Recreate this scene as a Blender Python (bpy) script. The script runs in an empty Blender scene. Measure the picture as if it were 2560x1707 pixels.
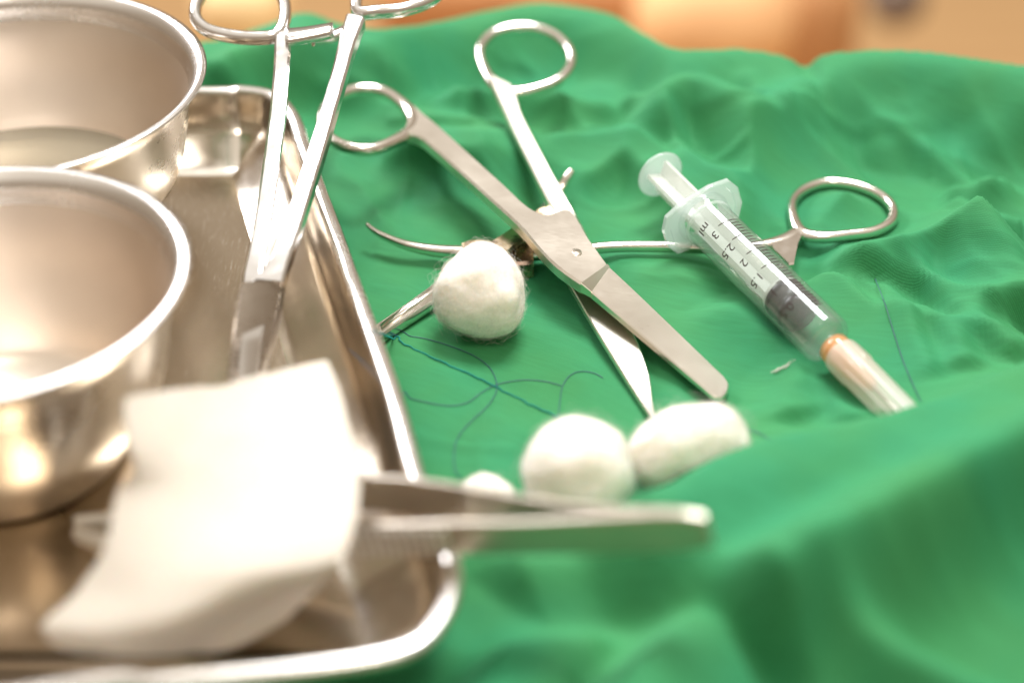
import bpy, bmesh, math, random
import numpy as np
from mathutils import Vector, Matrix
random.seed(7); np.random.seed(7)
S = 0.001                                   # everything below is laid out in millimetres
scene = bpy.context.scene
COL = scene.collection

# ------------------------------------------------------------------ camera, world, lamps
PITCH, FPX, CAMH = math.radians(36), 4267.0, 204.5
CAMD = CAMH/math.tan(PITCH)
cam = bpy.data.cameras.new('camera'); camo = bpy.data.objects.new('camera', cam); COL.objects.link(camo)
cam.sensor_width = 36; cam.lens = 60; cam.clip_start = 0.01; cam.clip_end = 30
camo.location = (0, -CAMD*S, CAMH*S); camo.rotation_euler = (math.pi/2-PITCH, 0, 0)
cam.dof.use_dof = True; cam.dof.focus_distance = 0.352; cam.dof.aperture_fstop = 5.6; cam.dof.aperture_blades = 0
scene.camera = camo

w = bpy.data.worlds.new('World'); scene.world = w; w.use_nodes = True
nt = w.node_tree; bg = nt.nodes['Background']
tc = nt.nodes.new('ShaderNodeTexCoord'); sx = nt.nodes.new('ShaderNodeSeparateXYZ'); rp = nt.nodes.new('ShaderNodeValToRGB')
nt.links.new(tc.outputs['Generated'], sx.inputs[0]); nt.links.new(sx.outputs['Z'], rp.inputs[0])
mp = nt.nodes.new('ShaderNodeMapRange'); mp.inputs[1].default_value = -1; nt.links.new(sx.outputs['Z'], mp.inputs[0]); nt.links.new(mp.outputs[0], rp.inputs[0])
while len(rp.color_ramp.elements) < 4: rp.color_ramp.elements.new(.5)
for e_, (p_, c_) in zip(rp.color_ramp.elements, ((.35, (.34, .24, .155)), (.52, (.46, .345, .235)), (.76, (.64, .53, .41)), (.90, (1.20, 1.08, .92)))):
    e_.position = p_; e_.color = (*c_, 1)
nt.links.new(rp.outputs[0], bg.inputs[0]); bg.inputs[1].default_value = 0.72

def area(name, loc, target, size, power, color, sy=None):
    l = bpy.data.lights.new(name, 'AREA'); l.energy = power; l.color = color; l.size = size
    if sy: l.shape = 'RECTANGLE'; l.size_y = sy
    o = bpy.data.objects.new(name, l); COL.objects.link(o); o.location = loc
    o.rotation_euler = (Vector(target)-Vector(loc)).to_track_quat('-Z', 'Y').to_euler()
    return o
area('window_light', (0.16, 0.60, 1.42), (0, 0, 0), 0.60, 29, (0.97, 0.985, 1.0), 0.45)
area('side_window_light', (-0.95, 1.25, 0.78), (0, 0, 0), 0.75, 24, (0.96, 0.96, 1.0), 0.6)
area('ceiling_lamp', (0.3, -0.7, 1.6), (0, 0, 0), 0.35, 8, (1.0, 0.90, 0.78))
scene.view_settings.view_transform = 'Standard'; scene.view_settings.look = 'None'
scene.view_settings.exposure = 0.1; scene.view_settings.gamma = 1
scene.render.engine = 'CYCLES'
scene.cycles.transparent_max_bounces = 24

# ------------------------------------------------------------------ pixel -> world (mm) at a chosen height
_F = np.array([0, math.cos(PITCH), -math.sin(PITCH)]); _U = np.array([0, math.sin(PITCH), math.cos(PITCH)]); _C = np.array([0, -CAMD, CAMH])
def ray(px, py): return _F + np.array([1.0, 0, 0])*(px-1280)/FPX + _U*(853.5-py)/FPX
def P(px, py, z=0.0):
    d = ray(px, py); return _C + d*((z-CAMH)/d[2])
K = 1.0884
def D(x, y, z=0.0): return P(x*K, y*K, z)
def Dat(x, y, t): return _C + ray(x*K, y*K)*t

# ------------------------------------------------------------------ helpers
def mesh_obj(name, verts, faces, mat=None, parent=None, smooth=True, loc=None, sharp=None):
    """verts in world mm; loc = origin of the thing in mm"""
    verts = np.asarray(verts, float)
    off = np.zeros(3)
    if parent is not None: off = np.array(parent['_o'])
    elif loc is not None: off = np.array(loc, float)
    me = bpy.data.meshes.new(name); me.from_pydata(((verts-off)*S).tolist(), [], faces); me.update()
    if smooth: me.polygons.foreach_set('use_smooth', [True]*len(me.polygons))
    o = bpy.data.objects.new(name, me); COL.objects.link(o)
    if mat: me.materials.append(mat)
    if parent is not None: o.parent = parent
    else: o.location = off*S
    o['_o'] = list(map(float, off))
    if sharp is not None:
        try: me.set_sharp_from_angle(angle=math.radians(sharp))
        except Exception: pass
    return o
def thing(name, label, cat, loc, group=None):
    o = bpy.data.objects.new(name, None); COL.objects.link(o); o.location = np.array(loc)*S; o.empty_display_size = 0.005
    o['_o'] = list(map(float, loc)); return tag(o, label, cat, group)
def tag(o, label=None, cat=None, group=None, kind=None):
    if label: o['label'] = label
    if cat: o['category'] = cat
    if group: o['group'] = group
    if kind: o['kind'] = kind
    return o
class G:
    def __init__(s): s.v = []; s.f = []
    def add(s, v, f):
        n = len(s.v); s.v += [tuple(map(float, p)) for p in v]; s.f += [tuple(i+n for i in q) for q in f]; return s
    def obj(s, name, mat, parent=None, **k): return mesh_obj(name, s.v, s.f, mat, parent, **k)
def cat_spline(pts, n=8, closed=False):
    p = np.asarray(pts, float); m = len(p); out = []
    rng = range(m) if closed else range(m-1)
    for i in rng:
        if closed: a, b, c, d = p[(i-1) % m], p[i], p[(i+1) % m], p[(i+2) % m]
        else: a, b, c, d = p[max(i-1, 0)], p[i], p[i+1], p[min(i+2, m-1)]
        for k in range(n):
            t = k/n; out.append(.5*((2*b)+(-a+c)*t+(2*a-5*b+4*c-d)*t*t+(-a+3*b-3*c+d)*t**3))
    if not closed: out.append(p[-1])
    return np.array(out)
def frames(p, closed=False, up=(0, 0, 1)):
    T = np.roll(p, -1, 0)-np.roll(p, 1, 0)
    if not closed: T[0] = p[1]-p[0]; T[-1] = p[-1]-p[-2]
    T /= np.linalg.norm(T, axis=1)[:, None]+1e-12
    U = np.array(up, float)[None]-(T@np.array(up, float))[:, None]*T; U /= np.linalg.norm(U, axis=1)[:, None]+1e-12
    return T, U, np.cross(T, U)
def sweep(g, pts, rw, rh=None, closed=False, seg=12, n=2.0, up=(0, 0, 1), sub=8, cap=True):
    """tube along pts; rw/rh half width/height per control point or scalar; n = superellipse exponent"""
    pts = np.asarray(pts, float); m = len(pts)
    rw = np.broadcast_to(np.asarray(rw, float), (m,)); rh = rw if rh is None else np.broadcast_to(np.asarray(rh, float), (m,))
    q = cat_spline(np.c_[pts, rw, rh], sub, closed) if sub > 1 else np.c_[pts, rw, rh]
    p = q[:, :3]; rw = np.maximum(q[:, 3], .02); rh = np.maximum(q[:, 4], .02)
    T, U, B = frames(p, closed, up)
    a = np.linspace(0, 2*np.pi, seg, endpoint=False)+np.pi/seg
    ca, sa = np.sign(np.cos(a))*abs(np.cos(a))**(2/n), np.sign(np.sin(a))*abs(np.sin(a))**(2/n)
    V = p[:, None]+B[:, None]*(rw[:, None]*ca)[:, :, None]+U[:, None]*(rh[:, None]*sa)[:, :, None]
    k = len(p); F = []
    for i in range(k if closed else k-1):
        j = (i+1) % k
        for s in range(seg):
            t = (s+1) % seg; F.append((i*seg+s, i*seg+t, j*seg+t, j*seg+s))
    if not closed and cap: F.append(tuple(range(seg))[::-1]); F.append(tuple((k-1)*seg+s for s in range(seg)))
    g.add(V.reshape(-1, 3), F); return g
def slab(g, st, bev=.35, sub=1):
    """solid from stations (L, R, thickness): L/R are top edge points in mm"""
    A = np.array([np.r_[s[0], s[1], s[2]] for s in st], float)
    if sub > 1: A = cat_spline(A, sub)
    V = []; k = len(A)
    for r in A:
        L, R, th = r[:3], r[3:6], r[6]; w = R-L; wl = np.linalg.norm(w)+1e-9; u = w/wl; b = min(bev, wl*.3, th*.4); dn = np.array([0, 0, -1.0])
        V += [L+u*b, R-u*b, R+dn*b, R+dn*(th-b), R-u*b+dn*th, L+u*b+dn*th, L+dn*(th-b), L+dn*b]
    F = []
    for i in range(k-1):
        for s in range(8):
            t = (s+1) % 8; F.append((i*8+s, i*8+t, i*8+8+t, i*8+8+s))
    F.append(tuple(range(8))[::-1]); F.append(tuple((k-1)*8+s for s in range(8)))
    g.add(V, F); return g
def lathe(g, prof, c=(0, 0, 0), seg=96, axis=None, closed=False):
    """prof [(r, s)], around axis (origin c, dir)"""
    c = np.array(c, float); ax = np.array([0, 0, 1.0]) if axis is None else np.array(axis, float)/np.linalg.norm(axis)
    h = np.array([1.0, 0, 0]) if abs(ax[0]) < .8 else np.array([0, 1.0, 0])
    u = h-ax*(h@ax); u /= np.linalg.norm(u); v = np.cross(ax, u)
    a = np.linspace(0, 2*np.pi, seg, endpoint=False); k = len(prof)
    V = [c+ax*s+r*(u*math.cos(t)+v*math.sin(t)) for r, s in prof for t in a]; F = []
    for i in range(k if closed else k-1):
        j = (i+1) % k
        for s in range(seg):
            t = (s+1) % seg; F.append((i*seg+s, i*seg+t, j*seg+t, j*seg+s))
    g.add(V, F); return g
def vnoise(X, Y, scale, seed):
    r = np.random.RandomState(seed); N = 64; tab = r.rand(N, N)*2-1
    x = X/scale+1000; y = Y/scale+1000; i = np.floor(x).astype(int); j = np.floor(y).astype(int); fx = x-i; fy = y-j
    fx = fx*fx*fx*(fx*(fx*6-15)+10); fy = fy*fy*fy*(fy*(fy*6-15)+10)
    g = lambda a, b: tab[a % N, b % N]
    return (g(i, j)*(1-fx)+g(i+1, j)*fx)*(1-fy)+(g(i, j+1)*(1-fx)+g(i+1, j+1)*fx)*fy
def sstep(a, b, x): t = np.clip((x-a)/(b-a), 0, 1); return t*t*(3-2*t)

# ------------------------------------------------------------------ materials
def mat(name):
    m = bpy.data.materials.new(name); m.use_nodes = True; n = m.node_tree.nodes; return m, n, m.node_tree.links, n['Principled BSDF']
def tex(n, l, kind, scale=10, coord='Object', vec=None, mapscale=None, rot=None, **k):
    t = n.new('ShaderNodeTex'+kind)
    if 'Scale' in t.inputs: t.inputs['Scale'].default_value = scale
    for a, b in k.items():
        if a in t.inputs: t.inputs[a].default_value = b
    c = n.new('ShaderNodeTexCoord'); src = c.outputs[coord]
    if mapscale or rot:
        mm = n.new('ShaderNodeMapping'); l.new(src, mm.inputs[0]); src = mm.outputs[0]
        if mapscale: mm.inputs['Scale'].default_value = mapscale
        if rot: mm.inputs['Rotation'].default_value = rot
    l.new(src, t.inputs['Vector']); return t
def ramp(n, l, src, stops):
    r = n.new('ShaderNodeValToRGB'); l.new(src, r.inputs[0]); e = r.color_ramp.elements
    while len(e) < len(stops): e.new(.5)
    for q, (p, c) in zip(e, stops): q.position = p; q.color = c if len(c) == 4 else (*c, 1)
    return r
def bump(n, l, b, src, strength, dist, prev=None):
    u = n.new('ShaderNodeBump'); u.inputs['Strength'].default_value = strength; u.inputs['Distance'].default_value = dist*S
    l.new(src, u.inputs['Height'])
    if prev: l.new(prev.outputs[0], u.inputs['Normal'])
    if b: l.new(u.outputs[0], b.inputs['Normal'])
    return u
def g3(v): return (v, v, v)
def steel(name, col=(.72, .68, .63), r0=.16, r1=.30, scratch=.15, scale=400, stretch=(1, 1, 1), stain=None, wave=None):
    m, n, l, b = mat(name); b.inputs['Metallic'].default_value = 1
    t = tex(n, l, 'Noise', scale, mapscale=stretch, Detail=6, Roughness=.7)
    big = tex(n, l, 'Noise', 60, Detail=3)
    mx = n.new('ShaderNodeMath'); mx.operation = 'MULTIPLY'; l.new(t.outputs[0], mx.inputs[0]); l.new(big.outputs[0], mx.inputs[1])
    r = ramp(n, l, mx.outputs[0], [(.12, g3(r0)), (.42, g3(r1))]); l.new(r.outputs[0], b.inputs['Roughness'])
    c = ramp(n, l, big.outputs[0], [(.3, tuple(x*.93 for x in col)), (.7, col)])
    out = c.outputs[0]
    if stain:
        t3 = tex(n, l, 'Noise', stain[1], Detail=5); r3 = ramp(n, l, t3.outputs[0], [(stain[2], g3(0)), (stain[2]+.12, g3(1))])
        mi = n.new('ShaderNodeMixRGB'); l.new(r3.outputs[0], mi.inputs[0]); l.new(out, mi.inputs[1]); mi.inputs[2].default_value = (*stain[0], 1); out = mi.outputs[0]
    l.new(out, b.inputs['Base Color'])
    bu = bump(n, l, b, t.outputs[0], scratch, .03)
    if wave: bump(n, l, b, wave(n, l), .12, .03, bu)
    return m
M = {}
M['steel'] = steel('satin_steel', (.82, .76, .67), .27, .38, .30, 500, (1, 7, 1))
M['steel_side'] = steel('polished_steel', (.80, .75, .69), .12, .24, .10, 500)
M['steel_bright'] = steel('bright_polished_steel', (.82, .80, .79), .10, .22, .06, 500)
M['steel_aged'] = steel('heat_stained_steel', (.62, .50, .34), .16, .32, .3, 700, stain=((.20, .15, .12), 260, .52))
def rings(n, l):
    t = n.new('ShaderNodeTexWave'); t.wave_type = 'RINGS'; t.rings_direction = 'Z'; t.inputs['Scale'].default_value = 700; t.inputs['Distortion'].default_value = 1.5; t.inputs['Detail'].default_value = 3
    c = n.new('ShaderNodeTexCoord'); l.new(c.outputs['Object'], t.inputs['Vector']); return t.outputs[0]
M['bowl'] = steel('brushed_bowl_steel', (.76, .675, .59), .34, .44, .10, 300, (1, 1, 14), wave=rings)
M['rim'] = steel('polished_rim_steel', (.80, .765, .73), .22, .30, .04, 300)
M['tip'] = steel('highlight_steel', (.90, .87, .82), .5, .6, .1, 500)  # base lightened to mimic light caught by tweezer tips and grip ridges
M['steel_dull'] = steel('dull_steel', (.62, .56, .48), .30, .42, .12, 500)
M['bowl_out'] = steel('satin_bowl_steel', (.80, .73, .64), .24, .36, .06, 300)
M['tray'] = steel('tray_steel', (.74, .68, .60), .15, .24, .05, 300)
# scratched tray floor
m, n, l, b = mat('scratched_tray_floor'); b.inputs['Metallic'].default_value = 1; b.inputs['Base Color'].default_value = (.54, .47, .38, 1)
acc = None
for k, ang in enumerate((.2, .9, 1.7, 2.6)):
    t = tex(n, l, 'Noise', 1.0, mapscale=(16000, 150, 1), rot=(0, 0, ang), Detail=2, Distortion=.08)
    r = ramp(n, l, t.outputs[0], [(.71, g3(0)), (.76, g3(1))])
    if acc is None: acc = r.outputs[0]
    else:
        a = n.new('ShaderNodeMath'); a.operation = 'MAXIMUM'; l.new(acc, a.inputs[0]); l.new(r.outputs[0], a.inputs[1]); acc = a.outputs[0]
cs = ramp(n, l, acc, [(0, (.54, .455, .35)), (1, (.68, .60, .50))]); l.new(cs.outputs[0], b.inputs['Base Color'])
rr = ramp(n, l, acc, [(0, g3(.20)), (1, g3(.50))]); l.new(rr.outputs[0], b.inputs['Roughness'])
gr = tex(n, l, 'Noise', 2500, Detail=3); b0 = bump(n, l, None, gr.outputs[0], .12, .03); bump(n, l, b, acc, .08, .03, b0); M['tray_floor'] = m
# green cloth
m, n, l, b = mat('green_surgical_cloth')
c = n.new('ShaderNodeTexCoord'); mm = n.new('ShaderNodeMapping'); mm.inputs['Rotation'].default_value = (0, 0, math.radians(28)); l.new(c.outputs['UV'], mm.inputs[0])
wn = n.new('ShaderNodeTexNoise'); wn.inputs['Scale'].default_value = .05; l.new(mm.outputs[0], wn.inputs['Vector'])
wa = n.new('ShaderNodeVectorMath'); wa.operation = 'MULTIPLY_ADD'; wa.inputs[1].default_value = (2.5, 2.5, 0); l.new(wn.outputs['Color'], wa.inputs[0]); l.new(mm.outputs[0], wa.inputs[2])
def band(dirn):
    t = n.new('ShaderNodeTexWave'); t.bands_direction = dirn; t.inputs['Scale'].default_value = .314/.31; t.inputs['Distortion'].default_value = .6; t.inputs['Detail'].default_value = 2; t.inputs['Detail Scale'].default_value = 2
    l.new(wa.outputs[0], t.inputs['Vector']); return t
wx, wy = band('X'), band('Y')
mul = n.new('ShaderNodeMath'); mul.operation = 'MULTIPLY'; l.new(wx.outputs[0], mul.inputs[0]); l.new(wy.outputs[0], mul.inputs[1])
n1 = n.new('ShaderNodeTexNoise'); n1.inputs['Scale'].default_value = .035; n1.inputs['Detail'].default_value = 3; l.new(c.outputs['UV'], n1.inputs['Vector'])
n2m = n.new('ShaderNodeMapping'); n2m.inputs['Scale'].default_value = (.12, 1.6, 1); l.new(mm.outputs[0], n2m.inputs[0])
n2 = n.new('ShaderNodeTexNoise'); n2.inputs['Scale'].default_value = 1; n2.inputs['Detail'].default_value = 4; l.new(n2m.outputs[0], n2.inputs['Vector'])
cr = ramp(n, l, n1.outputs[0], [(.35, (.040, .235, .080)), (.52, (.033, .235, .088)), (.68, (.026, .235, .100))])
c2 = n.new('ShaderNodeMixRGB'); c2.blend_type = 'MULTIPLY'; c2.inputs[0].default_value = 1; l.new(cr.outputs[0], c2.inputs[1])
sl = ramp(n, l, n2.outputs[0], [(.3, (.90, .91, .89)), (.7, (1.07, 1.07, 1.07))]); l.new(sl.outputs[0], c2.inputs[2])
c3 = n.new('ShaderNodeMixRGB'); c3.blend_type = 'MULTIPLY'; c3.inputs[0].default_value = 1; l.new(c2.outputs[0], c3.inputs[1])
wr = ramp(n, l, mul.outputs[0], [(0, (.74, .79, .77)), (.5, (1.08, 1.08, 1.08))]); l.new(wr.outputs[0], c3.inputs[2])
l.new(c3.outputs[0], b.inputs['Base Color']); b.inputs['Roughness'].default_value = .78
b.inputs['Sheen Weight'].default_value = .2; b.inputs['Sheen Roughness'].default_value = .4; b.inputs['Sheen Tint'].default_value = (.3, 1, .6, 1)
b.inputs['Specular IOR Level'].default_value = .3
bb = bump(n, l, None, n2.outputs[0], .12, .08); bump(n, l, b, mul.outputs[0], .40, .08, bb); M['cloth'] = m
# cotton
def cotton(name, base, sss=.6):
    m, n, l, b = mat(name); t = tex(n, l, 'Noise', 180, Detail=8, Roughness=.7)
    cr = ramp(n, l, t.outputs[0], [(.3, tuple(x*.97 for x in base)), (.65, base)]); l.new(cr.outputs[0], b.inputs['Base Color'])
    b.inputs['Roughness'].default_value = 1; b.inputs['Specular IOR Level'].default_value = .05
    b.inputs['Subsurface Weight'].default_value = sss; b.inputs['Subsurface Radius'].default_value = (1, .8, .6); b.inputs['Subsurface Scale'].default_value = 3.5*S
    t2 = tex(n, l, 'Noise', 1500, Detail=8, Roughness=.8, Distortion=1.2); b0 = bump(n, l, None, t.outputs[0], .10, .4); bump(n, l, b, t2.outputs[0], .3, .08, b0)
    return m
M['cotton'] = cotton('cotton_wool', (.90, .845, .77))
m, n, l, b = mat('cotton_fibre'); b.inputs['Base Color'].default_value = (.93, .88, .82, 1); b.inputs['Roughness'].default_value = .9; b.inputs['Specular IOR Level'].default_value = .1
tr = n.new('ShaderNodeBsdfTransparent'); ms = n.new('ShaderNodeMixShader'); ms.inputs[0].default_value = .42; l.new(tr.outputs[0], ms.inputs[1]); l.new(b.outputs[0], ms.inputs[2]); l.new(ms.outputs[0], n['Material Output'].inputs[0]); M['fibre'] = m
# gauze
m, n, l, b = mat('woven_gauze'); b.inputs['Base Color'].default_value = (.70, .63, .55, 1); b.inputs['Roughness'].default_value = .95; b.inputs['Specular IOR Level'].default_value = .1
c = n.new('ShaderNodeTexCoord')
ws = []
for dd in 'XY':
    t = n.new('ShaderNodeTexWave'); t.bands_direction = dd; t.inputs['Scale'].default_value = 18; t.inputs['Distortion'].default_value = 1.5; t.inputs['Detail'].default_value = 2; l.new(c.outputs['UV'], t.inputs['Vector']); ws.append(t)
a = n.new('ShaderNodeMath'); a.operation = 'MULTIPLY'; l.new(ws[0].outputs[0], a.inputs[0]); l.new(ws[1].outputs[0], a.inputs[1]); bump(n, l, b, a.outputs[0], .6, .35)
b.inputs['Subsurface Weight'].default_value = .2; b.inputs['Subsurface Scale'].default_value = 2*S; M['gauze'] = m
# plastics
def plastic(name, col, clear, rough=.12, ior=1.45, trans=.4):
    """thin moulded plastic: mostly see-through wall with milky scatter and a gloss"""
    m, n, l, b = mat(name); b.inputs['Base Color'].default_value = (*col, 1); b.inputs['Roughness'].default_value = rough; b.inputs['IOR'].default_value = ior
    tl = n.new('ShaderNodeBsdfTranslucent'); tl.inputs[0].default_value = (*col, 1)
    m1 = n.new('ShaderNodeMixShader'); m1.inputs[0].default_value = trans; l.new(b.outputs[0], m1.inputs[1]); l.new(tl.outputs[0], m1.inputs[2])
    tp = n.new('ShaderNodeBsdfTransparent'); tp.inputs[0].default_value = (.97, .985, .98, 1)
    m2 = n.new('ShaderNodeMixShader'); m2.inputs[0].default_value = clear; l.new(m1.outputs[0], m2.inputs[1]); l.new(tp.outputs[0], m2.inputs[2])
    gl = n.new('ShaderNodeBsdfGlossy'); gl.inputs['Roughness'].default_value = rough*.7; fr = n.new('ShaderNodeLayerWeight'); fr.inputs[0].default_value = .12
    m3 = n.new('ShaderNodeMixShader'); l.new(fr.outputs['Facing'], m3.inputs[0]); l.new(m2.outputs[0], m3.inputs[1]); l.new(gl.outputs[0], m3.inputs[2])
    l.new(m3.outputs[0], n['Material Output'].inputs[0]); return m
M['barrel'] = plastic('clear_barrel_plastic', (.92, .96, .94), .92)
M['barrel_thick'] = plastic('milky_flange_plastic', (.88, .96, .94), .60)
M['plunger'] = plastic('milky_plunger_plastic', (.95, .97, .94), .12)
M['cap'] = plastic('frosted_cap_plastic', (.93, .85, .77), .50, .5)
M['orange_plastic'] = plastic('orange_hub_plastic', (.92, .48, .22), .15)
def simple(name, col, rough=.6, spec=.4, metallic=0, scale=300, amp=.12, bs=.1):
    m, n, l, b = mat(name); t = tex(n, l, 'Noise', scale, Detail=5)
    cr = ramp(n, l, t.outputs[0], [(.3, tuple(x*(1-amp) for x in col)), (.7, tuple(min(1, x*(1+amp)) for x in col))]); l.new(cr.outputs[0], b.inputs['Base Color'])
    b.inputs['Roughness'].default_value = rough; b.inputs['Specular IOR Level'].default_value = spec; b.inputs['Metallic'].default_value = metallic
    bump(n, l, b, t.outputs[0], bs, .05); return m
M['rubber'] = simple('dark_rubber', (.016, .011, .010), .35, .5)
M['ink'] = simple('dark_ink', (.035, .022, .018), .6, .2)
M['thread_blue'] = simple('blue_suture', (.045, .09, .15), .45, .4)
M['thread_teal'] = simple('teal_suture', (.01, .26, .22), .6, .3)

# ------------------------------------------------------------------ tray outline (needed by the cloth too)
RIMZ, FLZ = 20.0, 5.0
RIM = np.array([(-200, 78), (-130, 75.5)]+[tuple(P(x, y, RIMZ)[:2]) for x, y in ((500, 213), (600, 210), (690, 226), (742, 275), (768, 345), (790, 405), (850, 562), (900, 700), (960, 862), (1010, 1005), (1064, 1195), (1118, 1300), (1147, 1400), (1143, 1490), (1092, 1575), (1005, 1628), (800, 1665), (400, 1705), (0, 1745))]+[(-200, -150)], float)
rim3 = cat_spline(np.c_[RIM, np.zeros(len(RIM))], 10)[:, :2]
def poly_sd(X, Y, pl):
    """signed distance to an open polyline and arc parameter; positive on the left of travel"""
    best = np.full(X.shape, 1e9); sd = np.zeros(X.shape); tt = np.zeros(X.shape); L = np.r_[0, np.cumsum(np.hypot(*np.diff(pl, axis=0).T))]
    for i in range(len(pl)-1):
        a, b_ = pl[i], pl[i+1]; d = b_-a; dl = (d@d)+1e-9; t = np.clip(((X-a[0])*d[0]+(Y-a[1])*d[1])/dl, 0, 1)
        ex, ey = X-a[0]-t*d[0], Y-a[1]-t*d[1]; ds = np.hypot(ex, ey); m_ = ds < best
        cr = np.sign(d[0]*(Y-a[1])-d[1]*(X-a[0])); best = np.where(m_, ds, best); sd = np.where(m_, ds*cr, sd); tt = np.where(m_, (L[i]+t*math.sqrt(dl))/L[-1], tt)
    return sd, tt
# ------------------------------------------------------------------ cloth
# crest line in photo (x, y), crest height; widths near (towards camera) and far side
RIDGES = [
 # front folds
 (26, [(1330,1235),(1470,1160),(1600,1100),(1720,1050),(1850,1012),(2000,985),(2120,957),(2230,920),(2400,850)], 20.5, 24, 12, (.16, 0)),
 (25, [(1700,1330),(1780,1280),(1900,1215),(2050,1135),(2200,1060),(2420,965)], 26, 9, 12, (.12, 0)),
 (20, [(1755,1300),(1880,1385),(2050,1480),(2230,1570),(2400,1650)], 14, 6, 7, (.12, 0)),
 (20, [(1430,1640),(1520,1500),(1620,1420),(1740,1370)], 17, 16, 8, (0, .3)),
 (10, [(1130,1330),(1230,1290),(1380,1300),(1560,1310)], 5, 9, 9, (.2, .3)),
 (10, [(1010,1560),(1160,1500),(1350,1480),(1500,1490)], 6, 9, 6, (.1, .3)),
 (12, [(1080,1640),(1250,1580),(1400,1560)], 6, 9, 9, (.1, .3)),
 # mid folds right
 (10, [(1980,575),(2020,525),(2120,498),(2230,512),(2320,590),(2380,680)], 9, 13, 9, (.1, .1)),
 (8, [(1830,570),(1900,620),(1945,720),(1970,830),(2000,960)], 6, 5, 6, (.2, .1)),
 (6, [(2030,600),(2050,700),(2100,800),(2160,900)], 4, 4.5, 6, (.2, .2)),
 (6, [(2250,700),(2200,780),(2230,870)], 4, 6, 6, (.2, .2)),
 (5, [(1560,700),(1680,760),(1760,860),(1830,960)], 3, 8, 10, (.3, .1)),
 (6, [(1200,590),(1400,620),(1560,640),(1700,700)], 1.5, 6, 7, (.3, .3)),
 (7, [(1850,600),(1990,640),(2120,730),(2240,860)], 3.5, 3, 5, (.2, .2)),
 (7, [(2080,520),(2140,640),(2250,760),(2360,840)], 4.5, 3, 6, (.2, .1)),
 (6, [(2180,420),(2280,480),(2380,500)], 4.5, 4, 4, (.2, .1)),
 # back folds
 (9, [(1380,200),(1480,250),(1560,330),(1600,420)], 6, 4, 7, (.2, .2)),
 (10, [(1690,180),(1760,260),(1850,330)], 6, 4, 5, (.2, .2)),
 (10, [(840,300),(960,300),(1100,320),(1230,345),(1330,330),(1450,320),(1600,400),(1750,480)], 9, 5, 12, (.15, .2)),
 (14, [(1500,290),(1530,218),(1600,200),(1700,240),(1790,290),(1900,380),(1980,470)], 11, 9, 10, (.15, .2)),
 (18, [(1010,120),(1130,75),(1250,55),(1400,75),(1500,120)], 5, 6, 14, (.2, .2)),
 (10, [(960,230),(1060,215),(1180,215),(1350,240),(1480,250)], 5, 5, 6, (.2, .2)),
 (20, [(1780,300),(1850,200),(1920,140),(2050,122),(2352,150)], 9, 12, 12, (.2, 0)),
 (14, [(1960,330),(2080,300),(2200,330),(2352,300)], 5, 10, 9, (.2, 0)),
 (12, [(480,170),(560,120),(700,90),(830,100),(900,140)], 11, 6, 9, (.1, .2)),
 (10, [(700,200),(760,120),(830,60)], 5, 5, 5, (.2, .1)),
 (10, [(850,60),(870,150),(930,200)], 6, 4, 5, (.2, .2)),
 (9, [(2150,400),(2250,420),(2330,380)], 4, 5, 5, (.2, .2)),
]
BACK = [(300,90,16),(480,95,16),(600,60,16),(700,28,18),(770,50,16),(860,66,16),(1000,50,12),(1130,22,11),(1250,6,11),(1400,30,12),(1480,75,13),(1560,112,14),(1700,112,14),(1800,128,13),(1850,152,11),(1905,122,16),(2100,116,18),(2352,150,18),(2600,180,18)]
_bk = cat_spline(np.array([D(x, y, z) for x, y, z in BACK]), 6)
def back_edge(X): return np.interp(X, _bk[:, 0], _bk[:, 1])
def back_z(X): return np.interp(X, _bk[:, 0], _bk[:, 2])
_rp = []
for z, px, h, wn_, wf, tp in RIDGES:
    front = z >= 20 and px[0][1] > 1000; h = h if front else h*1.35; wn_ = wn_ if front else wn_*.8; wf = wf if front else wf*.85
    pl = cat_spline(np.array([D(x, y, h) for x, y in px]), 5)[:, :2]
    _rp.append((pl, h, wn_, wf, tp))
zA = lambda x, y: 17-6.3*min(1, max(0, (x-780)/560)) if x < 1340 else (10.7-8.0*min(1, (x-1340)/330))
zB = lambda x, y: 19-10.8*min(1, max(0, (y-60)/430)) if y < 490 else max(2.3, 8.2-6.0*(y-490)/420)
rA = [(945, 300), (900, 328), (850, 345), (795, 338), (752, 312), (738, 275), (762, 232), (820, 207), (880, 212), (925, 240), (948, 268)]
rB = [(1140, 200), (1112, 160), (1103, 118), (1125, 84), (1170, 67), (1225, 66), (1275, 84), (1308, 118), (1310, 152), (1285, 184), (1235, 205), (1180, 214)]
rH = [(1842, 535), (1822, 498), (1822, 462), (1850, 435), (1900, 421), (1965, 428), (2020, 449), (2050, 478), (2048, 508), (2010, 532), (1950, 541), (1890, 545)]
_press = []     # the weight of the instruments pushes the cloth down: centre lines, underside height, half width
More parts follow.
